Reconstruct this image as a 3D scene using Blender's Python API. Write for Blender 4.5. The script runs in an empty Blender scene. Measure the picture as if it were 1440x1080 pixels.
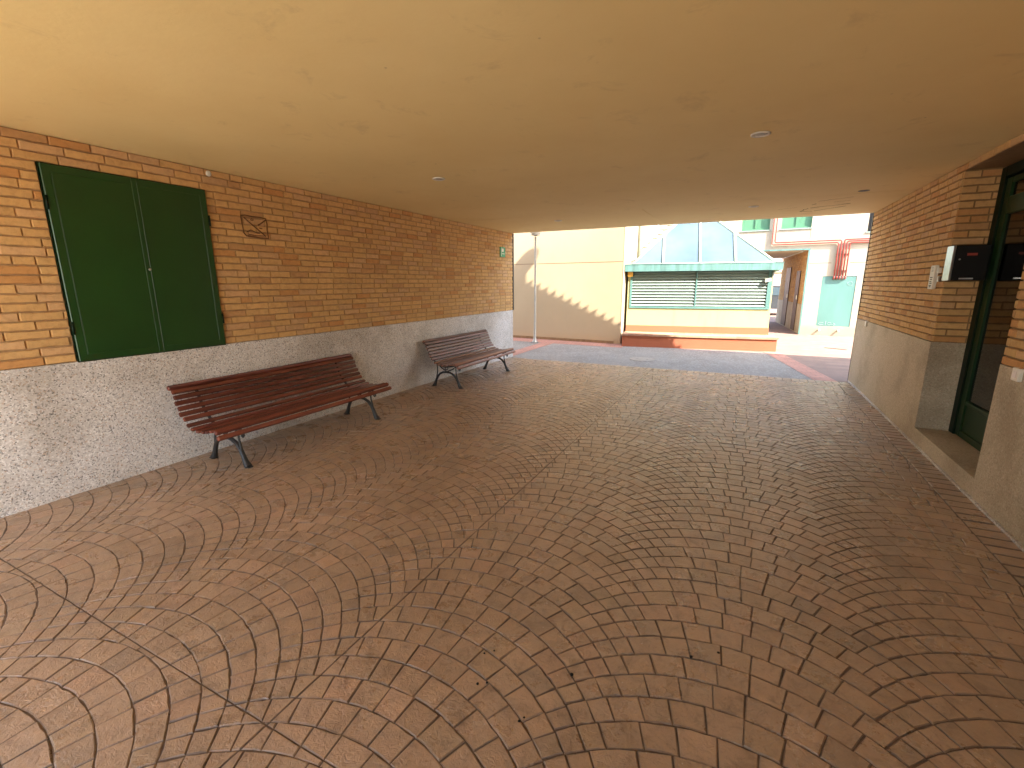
import bpy, math, random
from mathutils import Vector, Matrix
R = math.radians
random.seed(7)
SC = bpy.context.scene
COL = SC.collection

# ------------------------------------------------------------------ node materials
def nmat(name):
    m = bpy.data.materials.new(name); m.use_nodes = True
    nt = m.node_tree
    return m, nt, nt.nodes['Principled BSDF']

def N(nt, kind, **kw):
    n = nt.nodes.new(kind)
    for k, v in kw.items():
        if k in n.inputs.keys() if hasattr(n.inputs, 'keys') else False: n.inputs[k].default_value = v
        else: setattr(n, k, v)
    return n

def coords(nt, scale=(1, 1, 1)):
    tc = nt.nodes.new('ShaderNodeTexCoord'); mp = nt.nodes.new('ShaderNodeMapping')
    mp.inputs['Scale'].default_value = scale
    nt.links.new(tc.outputs['Object'], mp.inputs['Vector'])
    return mp.outputs['Vector']

def noise(nt, vec, scale, detail=4, rough=.55, dist=0.0):
    n = nt.nodes.new('ShaderNodeTexNoise')
    n.inputs['Scale'].default_value = scale; n.inputs['Detail'].default_value = detail
    n.inputs['Roughness'].default_value = rough; n.inputs['Distortion'].default_value = dist
    nt.links.new(vec, n.inputs['Vector'])
    return n.outputs['Fac']

def ramp(nt, fac, stops):
    r = nt.nodes.new('ShaderNodeValToRGB')
    e = r.color_ramp.elements
    while len(e) < len(stops): e.new(0.5)
    for el, (p, c) in zip(e, stops):
        el.position = p; el.color = (*c, 1) if len(c) == 3 else c
    nt.links.new(fac, r.inputs['Fac'])
    return r.outputs['Color']

def mix(nt, a, b, fac, mode='MIX'):
    m = nt.nodes.new('ShaderNodeMix'); m.data_type = 'RGBA'; m.blend_type = mode
    for sock, v in ((m.inputs[0], fac), (m.inputs[6], a), (m.inputs[7], b)):
        if isinstance(v, (int, float)): sock.default_value = v
        elif isinstance(v, (tuple, list)): sock.default_value = (*v, 1)
        else: nt.links.new(v, sock)
    return m.outputs[2]

def bump(nt, bs, h, strength, dist=.01):
    b = nt.nodes.new('ShaderNodeBump'); b.inputs['Strength'].default_value = strength
    b.inputs['Distance'].default_value = dist
    nt.links.new(h, b.inputs['Height']); nt.links.new(b.outputs['Normal'], bs.inputs['Normal'])

def vcol(nt):
    a = nt.nodes.new('ShaderNodeAttribute'); a.attribute_name = 'Col'
    return a.outputs['Color']

def g(v): return (v, v, v)

def simple(name, col, rough=.6, var=.15, scale=6, bscale=60, bstr=.1, metallic=0, spec=.5, streak=False, fine=True):
    m, nt, bs = nmat(name)
    v = coords(nt, (1, 1, .18) if streak else (1, 1, 1))
    f = noise(nt, v, scale, 6, .6)
    c = ramp(nt, f, [(.3, tuple(x * (1 - var) for x in col)), (.7, tuple(min(1, x * (1 + var)) for x in col))])
    nt.links.new(c, bs.inputs['Base Color'])
    bs.inputs['Roughness'].default_value = rough; bs.inputs['Metallic'].default_value = metallic
    bs.inputs['Specular IOR Level'].default_value = spec
    if bstr:
        v2 = coords(nt); bump(nt, bs, noise(nt, v2, bscale, 5, .6), bstr, .004)
    return m

M = {}
# stamped concrete stones
def make_stone():
    m, nt, bs = nmat('stamped_concrete')
    v = coords(nt)
    big = noise(nt, v, .9, 5, .6)
    mid = noise(nt, v, 11, 10, .74, .8)
    fine = noise(nt, v, 120, 4, .6)
    c0 = vcol(nt)
    c1 = mix(nt, c0, ramp(nt, mid, [(.30, (.60, .57, .54)), (.47, (1, 1, 1)), (.72, (1.22, 1.18, 1.12))]), 1.0, 'MULTIPLY')
    c2 = mix(nt, c1, ramp(nt, big, [(.3, (.80, .79, .76)), (.55, (1, 1, 1)), (.75, (1.1, 1.06, 1.06))]), 1.0, 'MULTIPLY')
    sp = nt.nodes.new('ShaderNodeTexVoronoi'); sp.inputs['Scale'].default_value = 22; nt.links.new(v, sp.inputs['Vector'])
    c3 = mix(nt, c2, (.62, .55, .47), ramp(nt, sp.outputs['Distance'], [(.035, g(.55)), (.07, g(0))]))
    nt.links.new(c3, bs.inputs['Base Color'])
    rr = ramp(nt, noise(nt, v, 5, 6, .65), [(.3, g(.20)), (.7, g(.44))])
    nt.links.new(rr, bs.inputs['Roughness'])
    bs.inputs['Specular IOR Level'].default_value = .75
    h1 = noise(nt, v, 42, 9, .70, 1.4)
    mm = nt.nodes.new('ShaderNodeMath'); mm.operation = 'MULTIPLY_ADD'; mm.inputs[1].default_value = .12
    nt.links.new(fine, mm.inputs[0]); nt.links.new(h1, mm.inputs[2])
    bump(nt, bs, mm.outputs[0], 1.0, .0062)
    return m
M['stone'] = make_stone()
M['joint'] = simple('paving_joint', (.13, .088, .060), .8, .35, 14, 90, .3)

def make_brick():
    m, nt, bs = nmat('facing_brick')
    v = coords(nt)
    f = noise(nt, v, 22, 7, .7, .4)
    lime = noise(nt, v, 5, 6, .7)
    c = mix(nt, vcol(nt), ramp(nt, f, [(.3, (.82, .79, .76)), (.5, (1, 1, 1)), (.72, (1.12, 1.12, 1.10))]), 1.0, 'MULTIPLY')
    c = mix(nt, c, (.62, .43, .25), ramp(nt, lime, [(.60, g(0)), (.78, g(.3))]))
    nt.links.new(c, bs.inputs['Base Color'])
    bs.inputs['Roughness'].default_value = .8; bs.inputs['Specular IOR Level'].default_value = .3
    bump(nt, bs, noise(nt, v, 70, 6, .65), .35, .006)
    return m
M['brick'] = make_brick()
M['mortar'] = simple('mortar', (.27, .16, .075), .95, .25, 9, 120, .5)

def make_granite(name, lo, base, hi, bs_str=.25):
    m, nt, bs = nmat(name)
    v = coords(nt)
    vo = nt.nodes.new('ShaderNodeTexVoronoi'); vo.inputs['Scale'].default_value = 112; nt.links.new(v, vo.inputs['Vector'])
    sep = nt.nodes.new('ShaderNodeSeparateColor'); nt.links.new(vo.outputs['Color'], sep.inputs[0])
    c = ramp(nt, sep.outputs[0], [(.0, lo), (.10, tuple(a*.6+b*.4 for a, b in zip(lo, base))), (.30, tuple(x*.94 for x in base)), (.7, base), (1, hi)])
    c = mix(nt, c, (.52, .36, .24), ramp(nt, sep.outputs[1], [(.90, g(0)), (.93, g(.55))]))
    big = noise(nt, v, 1.6, 6, .62)
    c = mix(nt, c, ramp(nt, big, [(.36, (.78, .75, .71)), (.56, (1.04, 1.04, 1.04))]), 1.0, 'MULTIPLY')
    nt.links.new(c, bs.inputs['Base Color'])
    bs.inputs['Roughness'].default_value = .62
    bump(nt, bs, noise(nt, v, 45, 7, .7), bs_str, .006)
    return m
M['granite'] = make_granite('pale_granite', (.17, .155, .14), (.61, .565, .51), (.78, .745, .70))
M['granite_rough'] = make_granite('hammered_granite', (.33, .265, .175), (.455, .37, .25), (.54, .45, .32), .8)

def make_ceiling():
    m, nt, bs = nmat('ceiling_paint')
    v = coords(nt)
    f = noise(nt, v, 1.1, 6, .6)
    c = ramp(nt, f, [(.3, (.795, .615, .275)), (.7, (.845, .675, .320))])
    d = noise(nt, v, 3.3, 8, .72, .5)
    c = mix(nt, c, (.42, .29, .15), ramp(nt, d, [(.58, g(0)), (.78, g(.42))]))
    sp = nt.nodes.new('ShaderNodeTexVoronoi'); sp.inputs['Scale'].default_value = 2.6; nt.links.new(v, sp.inputs['Vector'])
    c = mix(nt, c, (.30, .20, .12), ramp(nt, sp.outputs['Distance'], [(.010, g(.7)), (.026, g(0))]))
    nt.links.new(c, bs.inputs['Base Color'])
    bs.inputs['Roughness'].default_value = .75
    bump(nt, bs, noise(nt, v, 3.0, 7, .6), .25, .02)
    return m
M['ceiling'] = make_ceiling()
M['green'] = simple('green_gloss_paint', (.012, .050, .009), .34, .14, 3, 220, .05)
M['green_dark'] = simple('dark_green_paint', (.0022, .010, .003), .5, .15, 4, 200, .04, 0, .2)
M['chalk'] = simple('faded_white_marker', (.30, .40, .37), .7, .1, 10, 40, 0)
M['green_shaded'] = simple('shaded_green_door_paint', (.006, .028, .005), .45, .15, 4, 200, .04, 0, .25)  # door green darkened to stand for the weak light in the niche
M['green_plaque'] = simple('green_enamel', (.05, .30, .11), .3, .1, 10, 50, 0)
M['white'] = simple('white_plastic', (.72, .68, .58), .45, .06, 12, 40, 0)
M['text'] = simple('dark_print', (.06, .055, .05), .6, .1, 10, 40, 0)
M['steel'] = simple('brushed_steel', (.62, .60, .56), .3, .1, 30, 200, .05, 1)
M['black'] = simple('black_metal', (.008, .007, .006), .55, .2, 8, 100, .05, 0, .25)
M['iron'] = simple('cast_iron', (.022, .020, .018), .5, .35, 25, 160, .3)
M['dark_trim'] = simple('brown_metal_trim', (.045, .030, .018), .5, .2, 8, 100, .05)
M['groove'] = simple('scratched_dark_line', (.14, .062, .018), .9, .2, 20, 100, .1)

def make_wood(name, c1, c2, rough):
    m, nt, bs = nmat(name)
    v = coords(nt, (40, 1.6, 40))
    f = noise(nt, v, 1.6, 8, .65, .4)
    c = ramp(nt, f, [(.28, c1), (.6, c2), (.82, tuple(min(1, x * 1.55) for x in c2))])
    c = mix(nt, c, vcol(nt), 1.0, 'MULTIPLY')
    nt.links.new(c, bs.inputs['Base Color'])
    bs.inputs['Roughness'].default_value = rough; bs.inputs['Specular IOR Level'].default_value = .5
    bump(nt, bs, f, .2, .003)
    return m
M['wood'] = make_wood('red_varnished_wood', (.065, .017, .011), (.185, .053, .033), .24)
M['wood_reflect'] = make_wood('reflection_tinted_wood', (.12, .050, .030), (.26, .125, .085), .42)  # farther bench: reflected courtyard light put into a paler wood colour

def make_plaster(name, col, stain, amt, zst=None):
    m, nt, bs = nmat(name)
    v = coords(nt)
    f = noise(nt, v, .8, 6, .6)
    c = ramp(nt, f, [(.3, tuple(x * .93 for x in col)), (.7, tuple(min(1, x * 1.05) for x in col))])
    vs = coords(nt, (2.2, 2.2, .35))
    s = noise(nt, vs, 2.1, 7, .68)
    c = mix(nt, c, stain, ramp(nt, s, [(.52, g(0)), (.78, g(amt))]))
    if zst is not None:
        sx = nt.nodes.new('ShaderNodeSeparateXYZ'); nt.links.new(v, sx.inputs[0])
        a = nt.nodes.new('ShaderNodeMath'); a.operation = 'MULTIPLY_ADD'; a.inputs[1].default_value = .25
        nt.links.new(noise(nt, v, 7, 6, .7), a.inputs[0]); nt.links.new(sx.outputs[2], a.inputs[2])
        c = mix(nt, c, stain, ramp(nt, a.outputs[0], [(zst, g(.75)), (zst + .17, g(0))]))
    nt.links.new(c, bs.inputs['Base Color'])
    bs.inputs['Roughness'].default_value = .85
    bump(nt, bs, noise(nt, v, 40, 6, .65), .2, .004)
    return m
M['beige'] = make_plaster('beige_render', (.50, .385, .235), (.52, .37, .21), .35, .20)
M['cream'] = make_plaster('cream_render', (.40, .352, .262), (.28, .24, .17), .55, .30)
M['kiosk_wall'] = make_plaster('pale_yellow_render', (.42, .39, .19), (.36, .30, .105), .5)
M['terracotta'] = make_plaster('terracotta_paint', (.38, .115, .056), (.29, .09, .045), .5)
M['tunnel_soffit'] = make_plaster('tunnel_soffit_paint', (.66, .58, .44), (.5, .42, .3), .3)
M['pink_wall'] = make_plaster('pink_render', (.62, .47, .41), (.5, .36, .3), .3)
M['teal'] = simple('teal_metal_paint', (.095, .205, .185), .5, .14, 2.4, 120, .08, streak=True)
M['teal_fascia'] = simple('weathered_teal_fascia', (.105, .22, .20), .55, .32, 9, 120, .1, streak=True)
M['louver'] = simple('pale_teal_slats', (.235, .30, .26), .45, .08, 5, 100, .05)
M['frame_pale'] = simple('pale_green_glazing_bar', (.46, .55, .43), .4, .1, 6, 80, .05)
M['red_pipe'] = simple('red_pipe_paint', (.28, .045, .033), .4, .12, 8, 80, .05)
M['window_green'] = simple('green_roller_blind', (.08, .21, .115), .45, .1, 4, 80, .04)
M['lamp_grey'] = simple('galvanised_grey', (.40, .385, .34), .45, .1, 12, 120, .06, .3)
M['pipe_grey'] = simple('olive_grey_pipe', (.34, .35, .26), .5, .12, 6, 80, .05)
M['orange_box'] = simple('orange_plastic', (.72, .36, .04), .4, .1, 8, 40, 0)
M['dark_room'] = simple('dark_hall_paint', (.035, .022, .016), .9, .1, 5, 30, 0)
M['brown_door'] = simple('brown_door_paint', (.07, .035, .018), .5, .2, 5, 60, .05)
M['rooftile'] = simple('clay_roof_tile', (.42, .18, .09), .85, .25, 8, 60, .2)
M['globe'] = simple('opal_globe', (.78, .76, .70), .25, .03, 8, 40, 0)
M['rubber'] = simple('black_rubber', (.02, .02, .02), .8, .2, 12, 60, .1)
M['car_paint'] = simple('dark_grey_car_paint', (.07, .075, .08), .25, .08, 3, 40, 0)
M['red_label'] = simple('red_name_card', (.30, .05, .03), .5, .05, 9, 40, 0)

def make_glass(name, col, rough=.02, trans=1.0, spec=.5):
    m, nt, bs = nmat(name)
    bs.inputs['Base Color'].default_value = (*col, 1)
    bs.inputs['Roughness'].default_value = rough
    bs.inputs['Transmission Weight'].default_value = trans
    bs.inputs['Specular IOR Level'].default_value = spec
    v = coords(nt)
    bump(nt, bs, noise(nt, v, 2.2, 3, .5), .04, .02)
    return m
M['door_glass'] = make_glass('dark_door_glass', (.30, .24, .20))
def make_roofglass():
    m, nt, bs = nmat('bluish_roof_glass')
    v = coords(nt)
    c = ramp(nt, noise(nt, v, 1.3, 4, .5), [(.3, (.100, .152, .185)), (.7, (.155, .212, .240))])
    nt.links.new(c, bs.inputs['Base Color'])
    bs.inputs['Roughness'].default_value = .12
    bs.inputs['Transmission Weight'].default_value = .30
    return m
M['roof_glass'] = make_roofglass()

def make_ground(name, cols, scale, rough=.85, bstr=.4, speck=None, bs_scale=90):
    m, nt, bs = nmat(name)
    v = coords(nt)
    c = ramp(nt, noise(nt, v, scale, 8, .68), [(.3, cols[0]), (.7, cols[1])])
    if speck:
        vo = nt.nodes.new('ShaderNodeTexVoronoi'); vo.inputs['Scale'].default_value = 45; nt.links.new(v, vo.inputs['Vector'])
        sep = nt.nodes.new('ShaderNodeSeparateColor'); nt.links.new(vo.outputs['Color'], sep.inputs[0])
        c = mix(nt, c, speck, ramp(nt, sep.outputs[0], [(.78, g(0)), (.85, g(.7))]))
    nt.links.new(c, bs.inputs['Base Color']); bs.inputs['Roughness'].default_value = rough
    bump(nt, bs, noise(nt, v, bs_scale, 5, .6), bstr, .006)
    return m
M['ground'] = make_ground('pale_concrete_ground', ((.54, .49, .41), (.64, .58, .50)), .7)
M['asphalt'] = make_ground('exposed_aggregate', ((.18, .16, .135), (.28, .25, .21)), 1.6, .7, .6, (.44, .40, .34))
M['manhole'] = simple('worn_iron_cover', (.30, .26, .22), .5, .25, 20, 60, .3)

def make_paver(name, c1, c2, mort, w, h, rot=0):
    m, nt, bs = nmat(name)
    tc = nt.nodes.new('ShaderNodeTexCoord'); mp = nt.nodes.new('ShaderNodeMapping')
    mp.inputs['Rotation'].default_value = (0, 0, rot)
    nt.links.new(tc.outputs['Object'], mp.inputs['Vector'])
    b = nt.nodes.new('ShaderNodeTexBrick')
    b.inputs['Color1'].default_value = (*c1, 1); b.inputs['Color2'].default_value = (*c2, 1); b.inputs['Mortar'].default_value = (*mort, 1)
    b.inputs['Scale'].default_value = 1; b.inputs['Brick Width'].default_value = w; b.inputs['Row Height'].default_value = h
    b.inputs['Mortar Size'].default_value = .006
    nt.links.new(mp.outputs['Vector'], b.inputs['Vector'])
    c = mix(nt, b.outputs['Color'], ramp(nt, noise(nt, mp.outputs['Vector'], 2.5, 8, .7), [(.3, g(.75)), (.7, g(1.15))]), 1.0, 'MULTIPLY')
    nt.links.new(c, bs.inputs['Base Color']); bs.inputs['Roughness'].default_value = .75
    bump(nt, bs, noise(nt, mp.outputs['Vector'], 60, 5, .6), .3, .005)
    return m
M['band'] = make_paver('pink_brick_band', (.50, .24, .165), (.44, .21, .15), (.26, .15, .11), .22, .11, R(-11))
M['paver'] = make_paver('rose_pavers', (.27, .175, .132), (.23, .15, .115), (.25, .15, .12), .4, .2, R(5))
M['tread'] = make_paver('ledge_tiles', (.40, .20, .125), (.44, .28, .17), (.42, .28, .20), .30, 1.0, R(-9))

# ------------------------------------------------------------------ mesh builder
class MB:
    def __init__(s): s.v = []; s.f = []; s.c = []; s.sm = []
    def face(s, idx, col=(1, 1, 1), smooth=False): s.f.append(idx); s.c.append(col); s.sm.append(smooth)
    def quad(s, a, b, c, d, col=(1, 1, 1)):
        n = len(s.v); s.v += [tuple(a), tuple(b), tuple(c), tuple(d)]; s.face((n, n+1, n+2, n+3), col)
    def hexa(s, p, col=(1, 1, 1)):       # p: 8 points, 0-3 bottom ring, 4-7 top ring
        n = len(s.v); s.v += [tuple(x) for x in p]
        for q in ((3, 2, 1, 0), (4, 5, 6, 7), (0, 1, 5, 4), (1, 2, 6, 5), (2, 3, 7, 6), (3, 0, 4, 7)):
            s.face(tuple(n + i for i in q), col)
    def box(s, x0, x1, y0, y1, z0, z1, col=(1, 1, 1)):
        s.hexa([(x0, y0, z0), (x1, y0, z0), (x1, y1, z0), (x0, y1, z0), (x0, y0, z1), (x1, y0, z1), (x1, y1, z1), (x0, y1, z1)], col)
    def boxP(s, P, a0, a1, d0, d1, z0, z1, col=(1, 1, 1)):
        s.hexa([P(a0, d0, z0), P(a1, d0, z0), P(a1, d1, z0), P(a0, d1, z0), P(a0, d0, z1), P(a1, d0, z1), P(a1, d1, z1), P(a0, d1, z1)], col)
    def bbox(s, x0, x1, y0, y1, z0, z1, b=.004, col=(1, 1, 1)):   # box with chamfered edges
        pts = []
        for dz, ins in ((z0, b), (z0 + b, 0), (z1 - b, 0), (z1, b)):
            a, c, d, e = x0 + ins, x1 - ins, y0 + ins, y1 - ins
            k = b * .999
            if ins == 0: ring = [(a + k, d), (c - k, d), (c, d + k), (c, e - k), (c - k, e), (a + k, e), (a, e - k), (a, d + k)]
            else: ring = [(a + k*.4, d), (c - k*.4, d), (c, d + k*.4), (c, e - k*.4), (c - k*.4, e), (a + k*.4, e), (a, e - k*.4), (a, d + k*.4)]
            pts.append([(p[0], p[1], dz) for p in ring])
        n = len(s.v)
        for r_ in pts: s.v += r_
        s.face(tuple(n + i for i in reversed(range(8))), col); s.face(tuple(n + 24 + i for i in range(8)), col)
        for k in range(3):
            for i in range(8):
                j = (i + 1) % 8; s.face((n + 8*k + i, n + 8*k + j, n + 8*k + 8 + j, n + 8*k + 8 + i), col)
    def tube(s, pts, r, n=8, cap=True, col=(1, 1, 1), flat=1.0, side=None):
        pts = [Vector(p) for p in pts]
        rs = r if isinstance(r, (list, tuple)) else [r] * len(pts)
        base = len(s.v); prev = None
        for i, p in enumerate(pts):
            t = (pts[min(i+1, len(pts)-1)] - pts[max(i-1, 0)]).normalized()
            if side is not None: a = Vector(side); a = (a - t * a.dot(t)).normalized()
            elif prev is None:
                a = Vector((0, 0, 1)) if abs(t.z) < .9 else Vector((1, 0, 0)); a = (a - t * a.dot(t)).normalized()
            else: a = (prev - t * prev.dot(t)).normalized()
            prev = a; b = t.cross(a)
            for k in range(n):
                th = 2 * math.pi * k / n
                s.v.append(tuple(p + a * (math.cos(th) * rs[i] * flat) + b * (math.sin(th) * rs[i])))
        for i in range(len(pts) - 1):
            for k in range(n):
                j = (k + 1) % n
                s.face((base + i*n + k, base + i*n + j, base + (i+1)*n + j, base + (i+1)*n + k), col, n > 5)
        if cap:
            s.face(tuple(base + k for k in reversed(range(n))), col)
            s.face(tuple(base + (len(pts)-1)*n + k for k in range(n)), col)
    def lathe(s, o, prof, n=20, axis=(0, 0, 1), col=(1, 1, 1), cap=True):
        o = Vector(o); ax = Vector(axis).normalized()
        a = Vector((1, 0, 0)) if abs(ax.x) < .9 else Vector((0, 1, 0)); a = (a - ax*a.dot(ax)).normalized(); b = ax.cross(a)
        base = len(s.v)
        for (r, h) in prof:
            for k in range(n):
                th = 2*math.pi*k/n
                s.v.append(tuple(o + ax*h + a*(math.cos(th)*r) + b*(math.sin(th)*r)))
        for i in range(len(prof)-1):
            for k in range(n):
                j = (k+1) % n
                s.face((base+i*n+k, base+i*n+j, base+(i+1)*n+j, base+(i+1)*n+k), col, True)
        if cap:
            s.face(tuple(base+k for k in reversed(range(n))), col); s.face(tuple(base+(len(prof)-1)*n+k for k in range(n)), col)
    def prism(s, poly, ext, col=(1, 1, 1)):   # poly: 3D points, ext: vector
        n = len(s.v); k = len(poly); e = Vector(ext)
        s.v += [tuple(p) for p in poly] + [tuple(Vector(p) + e) for p in poly]
        s.face(tuple(range(n, n+k)), col); s.face(tuple(reversed(range(n+k, n+2*k))), col)
        for i in range(k):
            j = (i+1) % k; s.face((n+i, n+k+i, n+k+j, n+j), col)
    def slab(s, poly, F, inset, depth, col, top=0.0, tilt=(0, 0), dirt=None):  # a stone/brick: poly of 2D points, F maps (a,b,h) to 3D; dirt: dark colours that mute lit bevels
        k = len(poly)
        if k < 3: return
        cx = sum(p[0] for p in poly)/k; cy = sum(p[1] for p in poly)/k
        n = len(s.v); inner = []
        for (x, y) in poly:
            d = math.hypot(cx-x, cy-y) + 1e-9; t = min(.45, inset/d)
            inner.append((x+(cx-x)*t, y+(cy-y)*t))
        for (x, y) in poly: s.v.append(F(x, y, -depth))
        for (x, y) in poly: s.v.append(F(x*.75+inner[poly.index((x, y))][0]*.25, y*.75+inner[poly.index((x, y))][1]*.25, -depth*.35+top))
        for (x, y) in inner: s.v.append(F(x, y, top+tilt[0]*(x-cx)+tilt[1]*(y-cy)))
        for r_ in range(2):
            for i in range(k):
                j = (i+1) % k; s.face((n+r_*k+i, n+r_*k+j, n+(r_+1)*k+j, n+(r_+1)*k+i), col if dirt is None else dirt[r_], False)
        s.face(tuple(n+2*k+i for i in range(k)), col)
    def build(s, name, mat, parent=None, label=None, off=None):
        me = bpy.data.meshes.new(name)
        o0 = Vector(off) if off is not None else (parent_loc(parent) if parent else Vector((0, 0, 0)))
        me.from_pydata([tuple(Vector(p) - o0) for p in s.v], [], s.f)
        me.polygons.foreach_set('use_smooth', s.sm)
        at = me.color_attributes.new('Col', 'FLOAT_COLOR', 'CORNER')
        data = []
        for f, c in zip(s.f, s.c): data += [c[0], c[1], c[2], 1.0] * len(f)
        at.data.foreach_set('color', data)
        me.materials.append(mat); me.update()
        o = bpy.data.objects.new(name, me); COL.objects.link(o)
        if parent is not None: o.parent = parent
        elif off is not None: o.location = off
        if label: o['label'] = label
        return o

def parent_loc(p):
    v = Vector((0, 0, 0))
    while p is not None: v += p.location; p = p.parent
    return v

def tag(o, label=None, cat=None, group=None, kind=None):
    if label: o['label'] = label
    if cat: o['category'] = cat
    if group: o['group'] = group
    if kind: o['kind'] = kind
    return o

def thing(name, loc, label, cat, group=None):
    o = bpy.data.objects.new(name, None); COL.objects.link(o); o.location = loc; o.empty_display_size = .2
    return tag(o, label, cat, group)

def clip(poly, a, b, c):      # keep a*x+b*y <= c
    out = []
    for i in range(len(poly)):
        p, q = poly[i], poly[(i+1) % len(poly)]
        dp, dq = a*p[0]+b*p[1]-c, a*q[0]+b*q[1]-c
        if dp <= 0: out.append(p)
        if (dp < 0 < dq) or (dq < 0 < dp):
            t = dp/(dp-dq); out.append((p[0]+(q[0]-p[0])*t, p[1]+(q[1]-p[1])*t))
    res = []
    for p in out:
        if not res or math.hypot(p[0]-res[-1][0], p[1]-res[-1][1]) > 1e-4: res.append(p)
    if len(res) > 2 and math.hypot(res[0][0]-res[-1][0], res[0][1]-res[-1][1]) < 1e-4: res.pop()
    return res
def area(p): return abs(sum(p[i][0]*p[(i+1) % len(p)][1]-p[(i+1) % len(p)][0]*p[i][1] for i in range(len(p))))/2

# ------------------------------------------------------------------ measured layout
XL, XR = -4.265, 1.577          # inner faces of the two side walls
H, ZP = 2.480, .960             # ceiling, top of the granite plinth
Y0, YE = -1.7, 8.62            # near and far mouth of the passage
CAM = Vector((0, 0, 1.5))
F_, PIT, ROL, YAW = 645.566, .2156, -.0041, -.4618

# ------------------------------------------------------------------ paving of the passage
def paving():
    mb = MB(); rnd = random.Random(3)
    FP = lambda x, y, h: (x, y, h)
    xs = 1.388                    # start of the soldier course along the right wall
    ye = 8.20
    pitch, half, Rr = .1105, .555, .80
    jx, jy = -1.355, .790
    JW = .0024
    def emit(poly, kind):
        parts = [poly]
        for (a, b, c) in ((1, 0, jx), (0, 1, jy)):
            nxt = []
            for p in parts:
                l_ = clip(p, a, b, c-JW); r_ = clip(p, -a, -b, -(c+JW))
                nxt += [q for q in (l_, r_) if len(q) > 2 and area(q) > 3e-5]
            parts = nxt
        t = rnd.random()
        base = (.392+.022*t, .260+.016*t, .160+.012*t)
        u = rnd.random()
        if u < .10: base = (.42, .268, .166)
        elif u < .20: base = (.362, .247, .157)
        elif u < .28: base = (.397, .268, .162)
        k = rnd.uniform(.93, 1.06)
        col = tuple(x*k for x in base)
        for p in parts:
            q = rnd.uniform(.52, .80)
            mb.slab(p, FP, rnd.uniform(.0040, .0065), .006, col, rnd.uniform(-.0012, .0008), (rnd.uniform(-.020, .020), rnd.uniform(-.020, .020)), (tuple(x*(q-.17) for x in col), tuple(x*q for x in col)))  # bevels coloured darker, as joint grime and to cancel light on their edges
    for kx in range(-3, 4):
        xc = -1.0 + kx*1.11
        ph = rnd.uniform(0, 1)*.0
        for row in range(-14, 82):
            yc = row*pitch + ph
            # arc of the row: centre (xc, yc-Rr) for the outer line, the inner line one pitch lower
            a0, a1 = -R(43.9), R(49.7)
            sq = .0985            # the rows cross in the valleys as a grid of small squares
            b0, b1 = a0+2*sq, a1-2*sq
            nst = 8
            st = rnd.uniform(-.3, .3)
            cc = [a0, a0+sq] + [b0+(b1-b0)*min(1, max(0, (i+(st if 0 < i < nst else 0)+rnd.uniform(-.09, .09)*(0 < i < nst))/nst)) for i in range(nst+1)] + [a1-sq, a1]
            gk = .70+.60*min(1, max(0, (xc+4.2)/5.2))     # joints are worn shallower towards the benches
            for i in range(len(cc)-1):
                t0, t1 = cc[i]+.0014*gk, cc[i+1]-.0014*gk
                poly = []
                m = 3
                g2 = .0011*gk
                wob = lambda: rnd.uniform(-.0022, .0022)
                for k in range(m+1):
                    t = t0+(t1-t0)*k/m
                    poly.append((xc+(Rr-g2)*math.sin(t)+wob(), yc-Rr+(Rr-g2)*math.cos(t)+wob()))
                for k in range(m, -1, -1):
                    t = t0+(t1-t0)*k/m
                    ri = -pitch*math.cos(t)+math.sqrt(Rr*Rr-(pitch*math.sin(t))**2)+g2
                    poly.append((xc+ri*math.sin(t)+wob(), yc-Rr+ri*math.cos(t)+wob()))
                poly = poly[::-1]
                for (a, b, c) in ((1, 0, xs-.003), (-1, 0, -(XL+.003)), (0, 1, ye-.003), (0, -1, -(Y0+.003))):
                    poly = clip(poly, a, b, c)
                    if len(poly) < 3: break
                if len(poly) < 3 or area(poly) < 4e-4: continue
                emit(poly, 0)
    y = Y0
    while y < ye-.05:             # soldier course along the right wall
        d = rnd.uniform(.100, .112)
        emit([(xs+.004, y+.009), (1.556+rnd.uniform(-.003, .003), y+.009), (1.556, y+d-.009), (xs+.004+rnd.uniform(-.003, .003), y+d-.009)], 1); y += d
    x = XL+.01
    while x < 1.5:                # two cross courses closing the pattern at the far mouth
        d = rnd.uniform(.10, .125)
        x1 = min(x+d, 1.556)
        emit([(x+.003, ye+.003), (x1-.003, ye+.003), (x1-.003, ye+.11), (x+.003, ye+.11)], 1)
        emit([(x+.003, ye+.116), (x1-.003, ye+.116), (x1-.003, ye+.225), (x+.003, ye+.225)], 1); x += d
    o = mb.build('stamped_paving', M['stone']); tag(o, kind='structure')
    b = MB(); b.box(XL-.05, XR+.05, Y0, ye+.23, -.2, -.0042)
    tag(b.build('paving_bed', M['joint']), kind='structure')
paving()

# ------------------------------------------------------------------ ground beyond
b = MB(); b.quad((-300, -300, -.06), (300, -300, -.06), (300, 300, -.06), (-300, 300, -.06))
tag(b.build('ground', M['ground']), kind='structure')
b = MB(); b.quad((-9, 8.44, -.016), (9, 8.44, -.016), (9, 30, -.016), (-9, 30, -.016))
tag(b.build('courtyard_paving', M['paver']), kind='structure')
def bx(y): return 1.10 - .196*(y-8.5)      # left edge of the right brick band
b = MB(); b.quad((-4.30, 8.44, -.012), (bx(8.44)+.02, 8.44, -.012), (bx(11.4)+.02, 11.4, -.012), (-4.30, 11.4, -.012))
tag(b.build('courtyard_asphalt', M['asphalt']), kind='structure')
b = MB(); b.quad((-7.5, 8.44, -.0115), (-4.62, 8.44, -.0115), (-4.62, 11.4, -.0115), (-7.5, 11.4, -.0115))
tag(b.build('courtyard_asphalt', M['asphalt']), kind='structure')
b = MB()
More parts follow.
